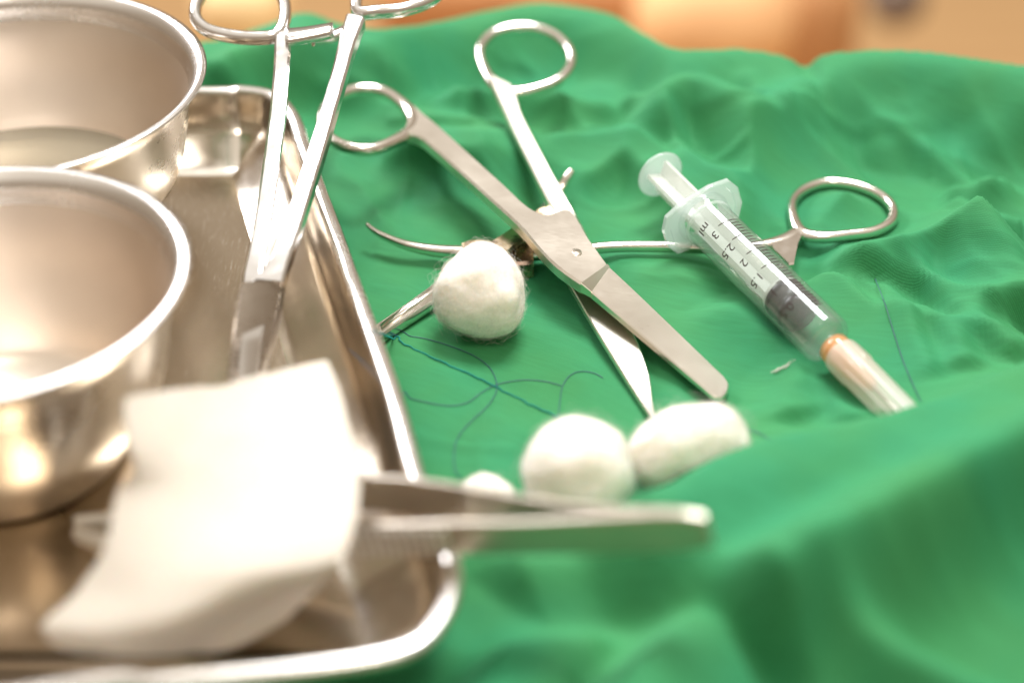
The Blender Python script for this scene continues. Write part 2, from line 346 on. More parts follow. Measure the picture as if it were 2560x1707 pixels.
for pts, hw in (([(x, y, zA(x, y)-3.2) for x, y in rA+rA[:1]], 1), ([(x, y, zA(x, y)-3.3) for x, y in ((960, 290), (1130, 420), (1250, 530))], 3), ([(x, y, zA(x, y)-3.6) for x, y in ((1350, 600), (1450, 700), (1560, 800), (1655, 895))], 4),
    ([(x, y, zB(x, y)-3.2) for x, y in rB+rB[:1]], 1), ([(x, y, zB(x, y)-3.2) for x, y in ((1155, 210), (1220, 340), (1290, 480))], 3), ([(1330, 620, 1.2), (1390, 740, .6), (1490, 940, .3)], 4),
    ([(1150, 140, 11.5), (1260, 140, 11.5)], 9), ([(800, 275, 9.5), (900, 275, 9.5)], 8), ([(1262, 474, 1.5), (1290, 430, 4.0), (1318, 386, 6.8)], 4), ([(x, y, 2.9) for x, y in rH+rH[:1]], 1), ([(1060, 580, .6), (1225, 580, .4), (1420, 568, 3), (1640, 571, 3), (1820, 560, 3)], 2), ([(843, 516, 4.4), (940, 565, 3.2), (1062, 580, 2.2)], 1), ([(770, 830, .6), (1000, 668, .6), (1215, 520, 1.5)], 2),
    ([(1500, 383, 9.5), (1612, 496, 5.6)], 5.5), ([(1612, 496, 6.2), (1893, 776, 3.8), (1990, 885, 4.0)], 5.2), ([(1101, 700, 0.2), (1105, 690, .2)], 6), ([(1322, 1110, 0), (1325, 1100, 0)], 6), ([(1520, 1000, .3), (1600, 975, .3)], 4)):
    p3 = np.array([D(*q) for q in pts]); _press.append((cat_spline(p3, 2) if len(p3) < 10 else p3, hw))
def cloth_h(X, Y):
    X = np.asarray(X, float); Y = np.asarray(Y, float)
    Xw = X+4*vnoise(X, Y, 22, 5); Yw = Y+4*vnoise(X, Y, 22, 6)
    z = np.zeros(X.shape)
    hs = []
    for ri, (pl, h, wn_, wf, (t0, t1)) in enumerate(_rp):
        kw = .08 if ri < 7 else .3
        Xq, Yq = X+kw*(Xw-X), Y+kw*(Yw-Y)
        sd, tt = poly_sd(Xq, Yq, pl); left_is_far = pl[-1][0] > pl[0][0]
        far = (sd > 0) == left_is_far
        wdt = np.where(far, wf, wn_); v = h*np.exp(-(np.sqrt((sd/wdt)**2+.03)-.173)**1.45)
        if t0: v = v*sstep(0, t0, tt)
        if t1: v = v*sstep(1, 1-t1, tt)
        hs.append(v)
    hs = np.array(hs); z = (hs**3).sum(0)**(1/3)
    # crumple amplitude: calm where the instruments lie, livelier outwards
    calm = np.exp(-(((X-5)/48)**2+((Y-12)/50)**2)**1.5)
    amp = (1-.93*calm)*(.14+.86*sstep(-46, -8, Y-.25*(X-60)))
    rn = lambda s, a, q: 1-np.abs(vnoise(Xw*math.cos(a)+Yw*math.sin(a), (-Xw*math.sin(a)+Yw*math.cos(a))*.27, s, q))*2
    z = z+amp*(4.6*rn(27, 1.1, 11)*np.clip(vnoise(X, Y, 40, 31)+.75, 0, 1.3)+2.2*rn(14, .65, 12)+.55*rn(6, 1.3, 13)*(.5+.5*vnoise(X, Y, 25, 32))+2.5*vnoise(X, Y, 30, 14)+1.5*np.clip(rn(10, 1.35, 21)-.25, 0, 1)*(X > -30)+1.0*np.clip(rn(8, .2, 22)-.3, 0, 1))
    z = z+(1-amp)*(.35*vnoise(X, Y, 12, 15)+.15*vnoise(X, Y, 5, 16))
    z = np.maximum(z+.6, .25*z)
    for p3, hw in _press:
        sd, tt = poly_sd(X, Y, p3[:, :2]); LL = np.r_[0, np.cumsum(np.hypot(*np.diff(p3[:, :2], axis=0).T))]; LL /= LL[-1]
        lim = np.interp(tt, LL, p3[:, 2])+.18*np.maximum(np.abs(sd)-hw, 0)+.035*np.maximum(np.abs(sd)-hw, 0)**2-.1
        z = np.where(z-lim > -3, -np.log(np.exp(-np.clip(z, -50, 80)*1.6)+np.exp(-np.clip(lim, -50, 80)*1.6))/1.6, z)
    # flat beneath the tray and close to it
    sd, _ = poly_sd(X, Y, rim3[::3]); out = sd            # left of travel = outside (going right then down)
    k = sstep(-4, 9, out); z = z*k
    # back edge: gathered hem, then hangs over the table edge
    be = back_edge(X); zb = back_z(X); q = sstep(-24, -2, Y-be)
    z = z*(1-q)+zb*q
    z = z-np.where(Y > be, 2.2*(Y-be)+.22*(Y-be)**2, 0)
    z = np.maximum(z, -150+Y*0)
    return z
xs = np.arange(-205, 205.1, .85); ys = np.r_[np.arange(-165, 178, .85)]
XX, YY = np.meshgrid(xs, ys); ZZ = cloth_h(XX, YY); ZZ = np.minimum(ZZ, 60)
nx, ny = len(xs), len(ys)
V = np.stack([XX, YY, ZZ], -1).reshape(-1, 3); idx = np.arange(nx*ny).reshape(ny, nx)
Fq = np.stack([idx[:-1, :-1], idx[:-1, 1:], idx[1:, 1:], idx[1:, :-1]], -1).reshape(-1, 4)
me = bpy.data.meshes.new('surgical_drape'); me.vertices.add(len(V)); me.vertices.foreach_set('co', (V*S).ravel())
me.loops.add(Fq.size); me.loops.foreach_set('vertex_index', Fq.ravel().astype(np.int32)); me.polygons.add(len(Fq)); me.polygons.foreach_set('loop_start', np.arange(0, Fq.size, 4, dtype=np.int32))
me.update(calc_edges=True); me.polygons.foreach_set('use_smooth', np.ones(len(Fq), bool))
# cloth UV follows arc length so the weave bends with the folds
dxz = np.hypot(np.diff(XX, axis=1), np.clip(np.diff(ZZ, axis=1), -1.5, 1.5)); dyz = np.hypot(np.diff(YY, axis=0), np.clip(np.diff(ZZ, axis=0), -1.5, 1.5))
Uu = np.c_[np.zeros(ny), np.cumsum(dxz, 1)]; Vv = np.r_[np.zeros((1, nx)), np.cumsum(dyz, 0)]
Uu = XX-XX[0, 0]; Vv = YY-YY[0, 0]
uvl = me.uv_layers.new(name='UVMap'); uvl.data.foreach_set('uv', np.stack([Uu, Vv], -1).reshape(-1, 2)[Fq.ravel()].ravel())
me.materials.append(M['cloth']); drape = bpy.data.objects.new('surgical_drape', me); COL.objects.link(drape)
tag(drape, 'crumpled green surgical cloth lying under the tray and the instruments', 'cloth')
def ch(x, y): return float(cloth_h(np.array([x]), np.array([y]))[0])
def onc(x, y, lift=.2, it=3):
    """point of the cloth seen at display pixel (x, y)"""
    z = 0.0
    for _ in range(it+3): p = D(x, y, z); z = .5*z+.5*(ch(p[0], p[1])+lift)
    p = D(x, y, z); return np.array([p[0], p[1], ch(p[0], p[1])+lift])

# ------------------------------------------------------------------ steel tray
tray = thing('instrument_tray', 'shallow stainless steel tray with rolled rim and rounded corners', 'tray', (-90, -30, 0))
T2, _, B2 = frames(np.c_[rim3, np.zeros(len(rim3))]); inn = B2[:, :2]      # T x up
c0 = np.array([-100, -30.]);
if ((c0-rim3[len(rim3)//2])@inn[len(rim3)//2]) < 0: inn = -inn
def ringpts(off, z): return np.c_[rim3+inn*off, np.full(len(rim3), z)]
prof = [(2.6, RIMZ-.6), (3.1, RIMZ-2), (3.6, RIMZ-4.5), (4.3, RIMZ-7), (5.2, RIMZ-8.6), (6.6, RIMZ-9.9), (8.6, RIMZ-11.2), (11, RIMZ-12.8), (13, FLZ+1.0), (14.6, FLZ+.3), (16, FLZ)]
g = G(); k = len(rim3); V = []
for off, z in prof: V += list(ringpts(off, z))
F = [(i*k+j, i*k+j+1, (i+1)*k+j+1, (i+1)*k+j) for i in range(len(prof)-1) for j in range(k-1)]
n0 = len(V); pb = [(o_-.55, z-.35) for o_, z in prof[:-1]]+[(16, FLZ-.7)]
for off, z in pb: V += list(ringpts(off, z))
F += [(n0+i*k+j, n0+(i+1)*k+j, n0+(i+1)*k+j+1, n0+i*k+j+1) for i in range(len(prof)-1) for j in range(k-1)]
g.add(V, F); g.obj('tray_wall', M['tray'], tray)
fl = ringpts(15.5, FLZ+.02); g = G(); V = []; NX = 2
V = list(fl)+[(-190, p[1], FLZ+.02) for p in fl]; F = [(j, j+1, k+j+1, k+j) for j in range(k-1) if not (j < 0)]
g.add(V, F); fo = g.obj('tray_floor', M['tray_floor'], tray, smooth=False)
g = G(); a = np.linspace(0, 2*np.pi, 14, endpoint=False); V = []
cx = ringpts(1.25, RIMZ-1.3)
for j in range(k):
    for t in a: V.append(cx[j]+np.r_[inn[j], 0]*1.65*math.cos(t)+np.array([0, 0, 1.35])*math.sin(t))
F = [(j*14+s, j*14+(s+1) % 14, (j+1)*14+(s+1) % 14, (j+1)*14+s) for j in range(k-1) for s in range(14)]
g.add(V, F); g.obj('rolled_rim', M['rim'], tray)

# ------------------------------------------------------------------ bowls
def bowl(cx, cy, R, Hh, Rb, label, liquid=None):
    t = thing('steel_bowl', label, 'bowl', (cx, cy, FLZ), 'steel bowls standing in the tray')
    z0 = FLZ+.1
    w0 = R-3.6
    out = [(0.01, .9), (Rb*.8, .9), (Rb*.92, 0), (Rb+1, .15), (Rb+3, 1.8), (Rb+5.2, 5), (w0-4.6, Hh*.36), (w0-2.2, Hh*.58), (w0-.7, Hh*.78), (w0+.6, Hh*.9), (R-1.1, Hh-1.6), (R-.2, Hh-.6)]
    ins = [(R-.9, Hh-.15), (R-2, Hh-.5), (w0+.2, Hh-2.2), (w0-.5, Hh-5), (w0-2.0, Hh*.74), (w0-4.0, Hh*.52), (w0-7.4, Hh*.30), (w0-10.5, Hh*.145), (w0-17, Hh*.07), (w0*.25, 1.7), (.01, 1.6)]
    po = cat_spline(np.c_[np.array(out), np.zeros(len(out))], 4)[:, :2]; pi = cat_spline(np.c_[np.array(ins), np.zeros(len(ins))], 5)[:, :2]
    g = G(); lathe(g, [(r, z) for r, z in po], (cx, cy, z0), 128); g.obj('outer_wall', M['bowl_out'], t)
    ki = [i for i, p in enumerate(pi) if p[1] < Hh-5][0]
    g = G(); lathe(g, [(r, z) for r, z in pi[ki:]], (cx, cy, z0), 128); g.obj('inner_wall', M['bowl'], t)
    g = G(); lathe(g, [tuple(po[-1]), (R, Hh-.3)]+[tuple(p) for p in pi[:ki+1]], (cx, cy, z0), 128); g.obj('flared_rim', M['rim'], t)
    return t
bowl(-90.8, -42.0, 36.4, 39.5, 17.5, 'smaller empty steel bowl standing in front, nearest the white gauze')
bowl(-106.5, 35.8, 43.0, 36.5, 23, 'larger steel bowl standing behind the other, with shallow liquid inside')
m, n, l, b = mat('shallow_antiseptic'); b.inputs['Base Color'].default_value = (.46, .41, .31, 1); b.inputs['Roughness'].default_value = .12; b.inputs['Transmission Weight'].default_value = .6; b.inputs['IOR'].default_value = 1.33
g = G(); a = np.linspace(0, 2*np.pi, 96, endpoint=False)
rr = 32.0+.5*np.sin(9*a)+.35*np.sin(23*a+1)
g.add([(-106.5, 35.8, 13.0)]+[(-106.5+rr[i]*math.cos(t), 35.8+rr[i]*math.sin(t), 13.0) for i, t in enumerate(a)], [(0, i+1, (i+1) % 96+1) for i in range(96)])
o = g.obj('antiseptic_liquid', m, loc=(-106.5, 35.8, 10)); tag(o, 'shallow olive brown liquid inside the larger rear bowl', 'liquid')

# ------------------------------------------------------------------ ring handled forceps lying across the tray
def zt(y):  # height of that instrument by display row: tip on the tray floor, shanks over the far rim
    return 13.5+(900-y)/900*33 if y < 900 else 13.5
t = thing('long_forceps', 'long bright ring-handled clamp lying in the tray, its handles resting over the far rim', 'surgical clamp', D(600, 700, 10))
def TD(x, y, dz=0): return D(x, y, zt(y)+dz)
def TR(x, y, dz=0):       # the box end is rolled a little to the right
    return D(x, y, zt(y)+dz-.030*(x-(600-(y-640)*.12)))
def slabs_px(rows, th, dz=0, g=None, bev=.5, sub=4, zf=TD):
    g = g or G(); slab(g, [(zf(a_[0], a_[1], dz), zf(b_[0], b_[1], dz), th) for a_, b_ in rows], bev, sub); return g
g = G()   # left arm, lies below
slabs_px([((634, 50), (664, 52)), ((630, 92), (668, 96)), ((628, 150), (664, 152)), ((619, 250), (655, 252)), ((606, 350), (641, 352)), ((590, 460), (626, 462)), ((572, 560), (610, 562)), ((556, 640), (600, 640)), ((560, 700), (604, 700)), ((575, 760), (618, 765)), ((572, 900), (606, 905))], 3.0, -.6, g)
ra = [(640, 78), (600, 88), (530, 84), (470, 66), (448, 30), (470, -20), (530, -50), (600, -45), (645, -10), (655, 35)]
gr = G(); sweep(gr, [TD(x, y, -1.2) for x, y in ra], 1.35, 1.6, closed=True)
arm1 = g.obj('arm', M['steel_bright'], t, sharp=35); gr.obj('finger_ring', M['steel_bright'], arm1)
g = G()   # right arm, above
slabs_px([((795, 30), (838, 40)), ((778, 90), (815, 100)), ((764, 150), (798, 160)), ((738, 240), (772, 250)), ((710, 330), (746, 340)), ((682, 420), (718, 430)), ((652, 510), (690, 520)), ((620, 590), (664, 596)), ((583, 640), (651, 645))], 3.2, 1.2, g)
arm2 = g.obj('arm', M['steel_bright'], t, sharp=35); g = G()
slabs_px([((553, 648), (651, 642)), ((545, 690), (641, 700)), ((536, 745), (630, 750)), ((529, 800), (614, 800)), ((523, 860), (599, 860)), ((522, 930), (585, 930)), ((524, 1010), (570, 1010))], 4.2, 1.6, g, .5, 4, TR)
g.obj('jaw', steel('reflection_darkened_steel', (.46, .40, .34), .22, .34, .12, 500), t, sharp=35)  # arm steel with its base darkened to carry a brown reflection
gr = G(); sweep(gr, [TD(x, y, 0) for x, y in [(822, 28), (870, 28), (930, 22), (990, 0), (1020, -40), (985, -85), (900, -95), (840, -60), (822, -15)]], 1.35, 1.6, closed=True); gr.obj('finger_ring', M['steel_bright'], arm2)
g = G(); slabs_px([((655, 62), (655, 92)), ((700, 58), (702, 84)), ((764, 48), (766, 70))], 2.2, .4, g); rt = g.obj('ratchet', M['steel_bright'], arm1)
g = G(); slabs_px([((715, 78), (715, 92)), ((760, 66), (762, 84)), ((800, 50), (802, 70))], 2.0, -2.2, g); g.obj('ratchet', M['steel_bright'], arm2)
# raised box joint facets
g = G(); slabs_px([((556, 768), (609, 745)), ((549, 800), (600, 790)), ((545, 860), (590, 860)), ((542, 930), (580, 930))], 1.0, 2.3, g, .3, 2, TR); g.obj('joint_plate', M['steel_bright'], t, sharp=30)

# ------------------------------------------------------------------ operating scissors
sc = thing('operating_scissors', 'open satin steel scissors lying on the green cloth with crossed blades', 'scissors', D(1330, 560, 6))
def AD(x, y, dz=0): return D(x, y, zA(x, y)+dz)
g = G()
slabs_px([((950, 240), (928, 302)), ((975, 262), (960, 312)), ((1010, 290), (985, 330)), ((1090, 362), (1062, 398)), ((1160, 425), (1130, 460)), ((1215, 475), (1185, 510)), ((1262, 492), (1212, 538)), ((1310, 480), (1240, 572)), ((1352, 545), (1280, 612)), ((1396, 606), (1334, 650))], 3.0, 0, g, .5, 3, AD)
slab(g, [(AD(1390, 603, -1.0), AD(1333, 650, -1.0), 2.0), (AD(1440, 649, -1.1), AD(1362, 673, -1.1), 1.9), (AD(1500, 706, -1.1), AD(1410, 714, -1.1), 1.8), (AD(1580, 783, -1.1), AD(1485, 778, -1.1), 1.7), (AD(1640, 841, -1.1), AD(1560, 842, -1.1), 1.6), (AD(1664, 864, -1.1), AD(1606, 881, -1.1), 1.5), (AD(1674, 882, -1.1), AD(1636, 907, -1.1), 1.3), (AD(1668, 903, -1.1), AD(1656, 913, -1.1), 1.2)], .3, 3)
# bevelled step between shank and blade
slab(g, [(AD(1396, 606, 0), AD(1334, 650, 0), 2.4), (AD(1401, 611, -1.0), AD(1358, 670, -1.0), 1.6)], .12, 1)
armA = g.obj('blade_arm', M['steel'], sc, sharp=28); armA['label'] = 'upper scissor arm with blunt rounded blade tip'
gr = G()
sweep(gr, [AD(x, y, -1.4) for x, y in rA], [1.7, 1.35, 1.25, 1.25, 1.25, 1.25, 1.25, 1.25, 1.3, 1.5, 1.9], 1.5, closed=True); gr.obj('finger_ring', M['steel_side'], armA)
def BD(x, y, dz=0): return D(x, y, zB(x, y)+dz)
g = G()
slabs_px([((1122, 170), (1175, 196)), ((1135, 205), (1188, 225)), ((1160, 255), (1200, 262)), ((1195, 330), (1236, 330)), ((1232, 405), (1276, 405)), ((1262, 465), (1310, 465)), ((1275, 488), (1325, 490)), ((1300, 550), (1356, 552)), ((1290, 610), (1375, 600))], 2.8, 0, g, .5, 3, BD)
slab(g, [(BD(x1, y1, -.5), BD(x2, y2, -.5), th) for (x1, y1), (x2, y2), th in (((1282, 606), (1385, 640), 1.7), ((1320, 672), (1415, 706), 1.7), ((1362, 745), (1454, 762), 1.6), ((1405, 815), (1477, 814), 1.6), ((1446, 882), (1492, 863), 1.5), ((1480, 936), (1498, 915), 1.3), ((1496, 961), (1505, 950), 1.1))], .3, 2)
armB = g.obj('blade_arm', M['steel'], sc, sharp=28); armB['label'] = 'lower scissor arm with sharp pointed blade tip'
gr = G()
sweep(gr, [BD(x, y, -1.4) for x, y in rB], [1.8, 1.35, 1.25, 1.25, 1.25, 1.25, 1.25, 1.25, 1.25, 1.25, 1.3, 1.6], 1.5, closed=True); gr.obj('finger_ring', M['steel_side'], armB)
p = AD(1322, 579, 0); g = G(); lathe(g, [(0.01, .02), (1.3, .02), (1.36, -.3)], p, 28); g.obj('pivot_screw', M['steel'], sc)
# polished bosses where the shanks cross
g = G(); slabs_px([((1272, 478), (1318, 484)), ((1276, 494), (1328, 500)), ((1290, 512), (1334, 514))], 3.4, .5, g, .5, 2, BD); g.obj('joint_boss', M['steel'], sc, sharp=40)

# ------------------------------------------------------------------ curved haemostat, wide open
h = thing('curved_haemostat', 'small curved clamp opened wide beneath the scissors, stained around its joint', 'surgical clamp', D(1180, 565, 2))
g = G()
jawp = [(843, 516, 5.5, .45), (862, 532, 5.2, .62), (895, 549, 4.8, .8), (940, 565, 4.4, 1.0), (1000, 576, 3.9, 1.25), (1062, 580, 3.8, 1.4)]
sweep(g, [D(x, y, z) for x, y, z, r in jawp], [q[3] for q in jawp], [q[3]*1.05 for q in jawp], n=2.6)
shp = [(1225, 586, 3.6, 1.3), (1300, 580, 4.2, 1.15), (1400, 568, 4.4, 1.05), (1520, 567, 4.4, 1.0), (1640, 571, 4.4, 1.0), (1740, 566, 4.4, 1.3), (1800, 552, 4.4, 1.7), (1835, 530, 4.4, 1.5)]
sweep(g, [D(x, y, z) for x, y, z, r in shp], [q[3] for q in shp], 1.25, n=2.4)
slabs_px([((1775, 548), (1775, 570)), ((1815, 530), (1812, 606)), ((1826, 528), (1824, 604)), ((1850, 522), (1832, 560))], 2.2, 0, g, .4, 1, lambda x, y, dz: D(x, y, 5.4))
arm = g.obj('arm', M['steel_side'], h, sharp=40)
gr = G()
sweep(gr, [D(x, y, 4.6) for x, y in rH], [1.7, 1.25, 1.1, 1.1, 1.15, 1.15, 1.15, 1.15, 1.15, 1.15, 1.15, 1.4], 1.35, closed=True); gr.obj('finger_ring', M['steel_side'], arm)
g = G(); slabs_px([((1800, 556), (1800, 576)), ((1808, 580), (1808, 606)), ((1792, 600), (1792, 618))], 1.2, 0, g, .2, 1, lambda x, y, dz: D(x, y, 3.4)); g.obj('ratchet', M['steel_side'], arm)
g = G()   # second arm: groove shank towards the tray, jaw poking out up right
sh2 = [((744, 812), (768, 846)), ((870, 738), (884, 764)), ((992, 652), (1006, 684)), ((1080, 592), (1100, 612))]
slab(g, [(D(*a_, 3.6), D(*b_, 3.6), 2.6) for a_, b_ in sh2], .45, 4)
sweep(g, [D(x, y, z) for x, y, z in ((1215, 520, 3.6), (1262, 474, 4.0), (1290, 430, 6.6), (1303, 408, 8.4), (1315, 391, 9.8))], [1.7, 1.4, 1.15, 1.0, .7], [1.4, 1.3, 1.1, .95, .7], n=2.6)
sweep(g, [D(x, y, 3.1) for x, y in ((760, 826), (700, 830), (640, 870), (600, 930), (640, 970), (720, 940), (770, 880))], 1.2, 1.3, closed=True)
a2 = g.obj('arm', M['steel_side'], h, sharp=40)
g = G(); slab(g, [(D(872, 743, 4.1), D(878, 752, 4.1), .7), (D(1080, 594, 4.1), D(1087, 603, 4.1), .7)], .15, 2); g.obj('raised_edge', M['steel_side'], a2)
g = G()   # box joint
slab(g, [(D(1060, 556, 5.0), D(1066, 598, 5.0), 3.6), (D(1085, 548, 5.4), D(1090, 604, 5.4), 4.2), (D(1150, 548, 5.6), D(1160, 606, 5.4), 4.6), (D(1222, 552, 5.2), D(1226, 602, 5.2), 4.4)], .6, 3)
g.obj('box_joint', M['steel_aged'], h, sharp=40)
g = G(); slab(g, [(D(1098, 566, 7.0), D(1140, 598, 6.6), 3.6), (D(1130, 548, 7.4), D(1166, 580, 7.2), 3.8), (D(1178, 516, 7.6), D(1208, 545, 7.6), 3.8), (D(1215, 488, 7.2), D(1262, 505, 7.2), 3.4), (D(1245, 474, 6.6), D(1285, 482, 6.6), 3.0)], .7, 3)
g.obj('joint_cheek', M['steel_aged'], h, sharp=40)

# ------------------------------------------------------------------ syringe
A = D(1612, 496, 12.0); Bp = D(1893, 776, 9.3); ax = Bp-A; LB = np.linalg.norm(ax); LB_ = LB; ax /= LB; LB += 1.2; R = 5.25
sy = thing('syringe', 'clear plastic syringe with dark plunger tip and capped orange needle on the cloth', 'syringe', (A+Bp)/2*np.array([1, 1, 0]))
mid = (A+Bp)/2; nn = _C-mid; nn -= ax*(nn@ax); nn /= np.linalg.norm(nn); rt_ = np.cross(ax, nn)
def cyl(th, s, r): th = math.radians(th); return A+ax*s+(nn*math.cos(th)+rt_*math.sin(th))*r
g = G(); lathe(g, [(R+.9, .6), (R+.5, 1.6), (R, 3), (R, LB-1), (R-.3, LB-.2), (R-1, LB), (2.2, LB+.25), (2.15, LB+1.2), (2.0, LB+4.5), (1.5, LB+4.5), (1.5, LB+.2), (R-1.3, LB-.7), (R-.85, LB-1.4), (R-.85, 0), (R+.9, 0)], A, 72, ax, closed=True)
br = g.obj('barrel', M['barrel'], sy)
g = G(); lathe(g, [(R+.02, 2.6), (R+.35, 2.9), (R+.35, 3.3), (R+.02, 3.6)], A, 72, ax); g.obj('retaining_ring', M['barrel_thick'], br)
# hexagonal finger flange with rounded ends
hd = rt_*math.cos(.35)+nn*math.sin(.35); vd = np.cross(ax, hd)
hexa = np.array([(-11.2, -2.6), (-9.4, -6.0), (-4, -7.4), (4, -7.4), (9.4, -6.0), (11.2, -2.6), (11.2, 2.6), (9.4, 6.0), (4, 7.4), (-4, 7.4), (-9.4, 6.0), (-11.2, 2.6)])
hexa = np.repeat(hexa, 4, 0)+np.tile(np.arange(4)/4, 12)[:, None]*np.repeat(np.roll(hexa, -1, 0)-hexa, 4, 0); hexa = hexa*np.array([.84, .92]); m_ = len(hexa)
g = G(); inr = np.array([(math.cos(t), math.sin(t)) for t in np.arctan2(hexa[:, 1], hexa[:, 0])])*(R-.85)
V = []
for s, sc_, ii in ((-.6, .97, 0), (-.35, 1, 0), (.65, 1, 0), (.9, .97, 0), (.9, .85, 0), (.45, .82, 0), (.45, 1, 1), (-.6, 1, 1)):
    for q in range(m_):
        p2 = inr[q] if ii else hexa[q]*sc_
        V.append(A+ax*s+hd*p2[0]+vd*p2[1])
F = [(r*m_+q, r*m_+(q+1) % m_, ((r+1) % 8)*m_+(q+1) % m_, ((r+1) % 8)*m_+q) for r in range(8) for q in range(m_)]
g.add(V, F); g.obj('finger_flange', M['barrel_thick'], br, sharp=40)
# plunger
TH = D(1503, 383, 15.5); sT = float((TH-A)@ax)
SP = float((D(1833, 702, 11)-A)@ax)-1.8
pl = G()
for d_ in (nn*.8+rt_*.6, -(nn*.6)+rt_*.8):
    e_ = np.cross(ax, d_); V = []
    for s in (sT+.5, SP-4.2):
        for a_, b_ in ((-1, -1), (1, -1), (1, 1), (-1, 1)): V.append(A+ax*s+d_*a_*3.7+e_*b_*.45)
    pl.add(V, [(0, 1, 5, 4), (1, 2, 6, 5), (2, 3, 7, 6), (3, 0, 4, 7), (0, 3, 2, 1), (4, 5, 6, 7)])
lathe(pl, [(.01, SP-4.3), (3.9, SP-4.3), (4.1, SP-4.1), (4.1, SP-3.5), (3.9, SP-3.3), (.01, SP-3.3)], A, 40, ax)
po_ = pl.obj('plunger', M['plunger'], sy, smooth=False)
g = G(); lathe(g, [(.01, sT-.5), (5.0, sT-.55), (5.4, sT-.3), (5.5, sT), (5.4, sT+.35), (5.0, sT+.55), (.01, sT+.5)], A, 64, ax); g.obj('thumb_rest', M['barrel_thick'], po_)
g = G(); lathe(g, [(.01, SP-3.3), (4.2, SP-3.3), (4.42, SP-2.8), (4.42, SP-1.7), (3.9, SP-1.3), (3.8, SP+.2), (3.8, SP+.9), (4.42, SP+1.3), (4.42, SP+3.0), (4.1, SP+3.3), (.01, SP+4.8)], A, 64, ax); g.obj('rubber_stopper', M['rubber'], po_)
# needle hub and ribbed cap
g = G(); lathe(g, [(.5, LB+1.7), (2.4, LB+1.7), (3.15, LB+1.9), (3.15, LB+3.6), (2.7, LB+4.6), (2.5, LB+9), (1.6, LB+13), (.9, LB+15), (.01, LB+15)], A, 48, ax); g.obj('needle_hub', M['orange_plastic'], sy)
CE = D(2085, 985, 7.0)-(A+ax*(LB+2.6)); cax = ax
g = G(); CL = 40
segs = 96; prof_ = [(3.3, 4.2), (3.6, 4.5), (3.75, 6), (3.65, 9.5), (3.4, 10.4), (3.0, CL-2), (2.6, CL), (.01, CL+.4)]
V = []
for r, s in prof_:
    for q in range(segs):
        t = 2*math.pi*q/segs; rr2 = r+(.13*(1 if math.cos(12*t) > .2 else -.4) if 9 < s < CL-1 else 0)
        V.append(A+ax*(LB+s)+(nn*math.cos(t)+rt_*math.sin(t))*rr2)
F = [(i*segs+s, i*segs+(s+1) % segs, (i+1)*segs+(s+1) % segs, (i+1)*segs+s) for i in range(len(prof_)-1) for s in range(segs)]
g.add(V, F); g.obj('needle_cap', M['cap'], sy, sharp=25)
g = G(); sweep(g, [A+ax*(LB+14), A+ax*(LB+CL-4)], .35, sub=1, seg=8); g.obj('needle', M['steel_side'], sy)
# printed scale, wrapped round the barrel
RP = R+.03
s3 = float((P(1826, 561, 15.5)-A)@ax); s15 = float((P(1939, 675, 13.5)-A)@ax); dS = (s15-s3)/15
def strip(g, th0, th1, s, wd):
    N = max(2, int(abs(th1-th0)/5)); V = []
    for i in range(N+1):
        th = th0+(th1-th0)*i/N; V += [cyl(th, s-wd/2, RP), cyl(th, s+wd/2, RP)]
    g.add(V, [(2*i, 2*i+1, 2*i+3, 2*i+2) for i in range(N)])
g = G()
for i in range(0, 30):
    s = s3+dS*i
    if s > LB-1.5: break
    if i % 5 == 0: strip(g, -10, -60, s, .27)
    else: strip(g, -37, -59, s, .30)
g.obj('scale_marks', M['ink'], br, smooth=False)
def wrap_text(txt, s, th, size, name='scale_text'):
    cu = bpy.data.curves.new('tmp', 'FONT'); cu.body = txt; cu.size = size; cu.resolution_u = 4; cu.offset = .012
    to = bpy.data.objects.new('tmp', cu); COL.objects.link(to); dg = bpy.context.evaluated_depsgraph_get(); dg.update()
    tm = bpy.data.meshes.new_from_object(to.evaluated_get(dg)); bm = bmesh.new(); bm.from_mesh(tm)
    bmesh.ops.triangulate(bm, faces=bm.faces)
    for q in range(-20, 60):
        bmesh.ops.bisect_plane(bm, geom=bm.verts[:]+bm.edges[:]+bm.faces[:], plane_co=(q*.25, 0, 0), plane_no=(1, 0, 0)) if q*.25 < size*2.2 else None
    V = [cyl(th+math.degrees(v.co.x/RP), s+v.co.y, RP) for v in bm.verts]; bm.verts.index_update(); F = [tuple(v.index for v in f.verts) for f in bm.faces]
    bm.free(); bpy.data.objects.remove(to); return mesh_obj(name, V, F, M['ink'], br, smooth=False)
fs = 2.9
for txt, i, th in (('ml', -3.0, 2), ('3', 0, 2), ('2.5', 5, -4), ('2', 10, 0), ('1.5', 15, -4), ('1', 20, 0), ('0.5', 25, -4)):
    s = s3+dS*i+(.25 if txt != 'ml' else -.1)
    if s < LB-3: wrap_text(txt, s, th, fs)

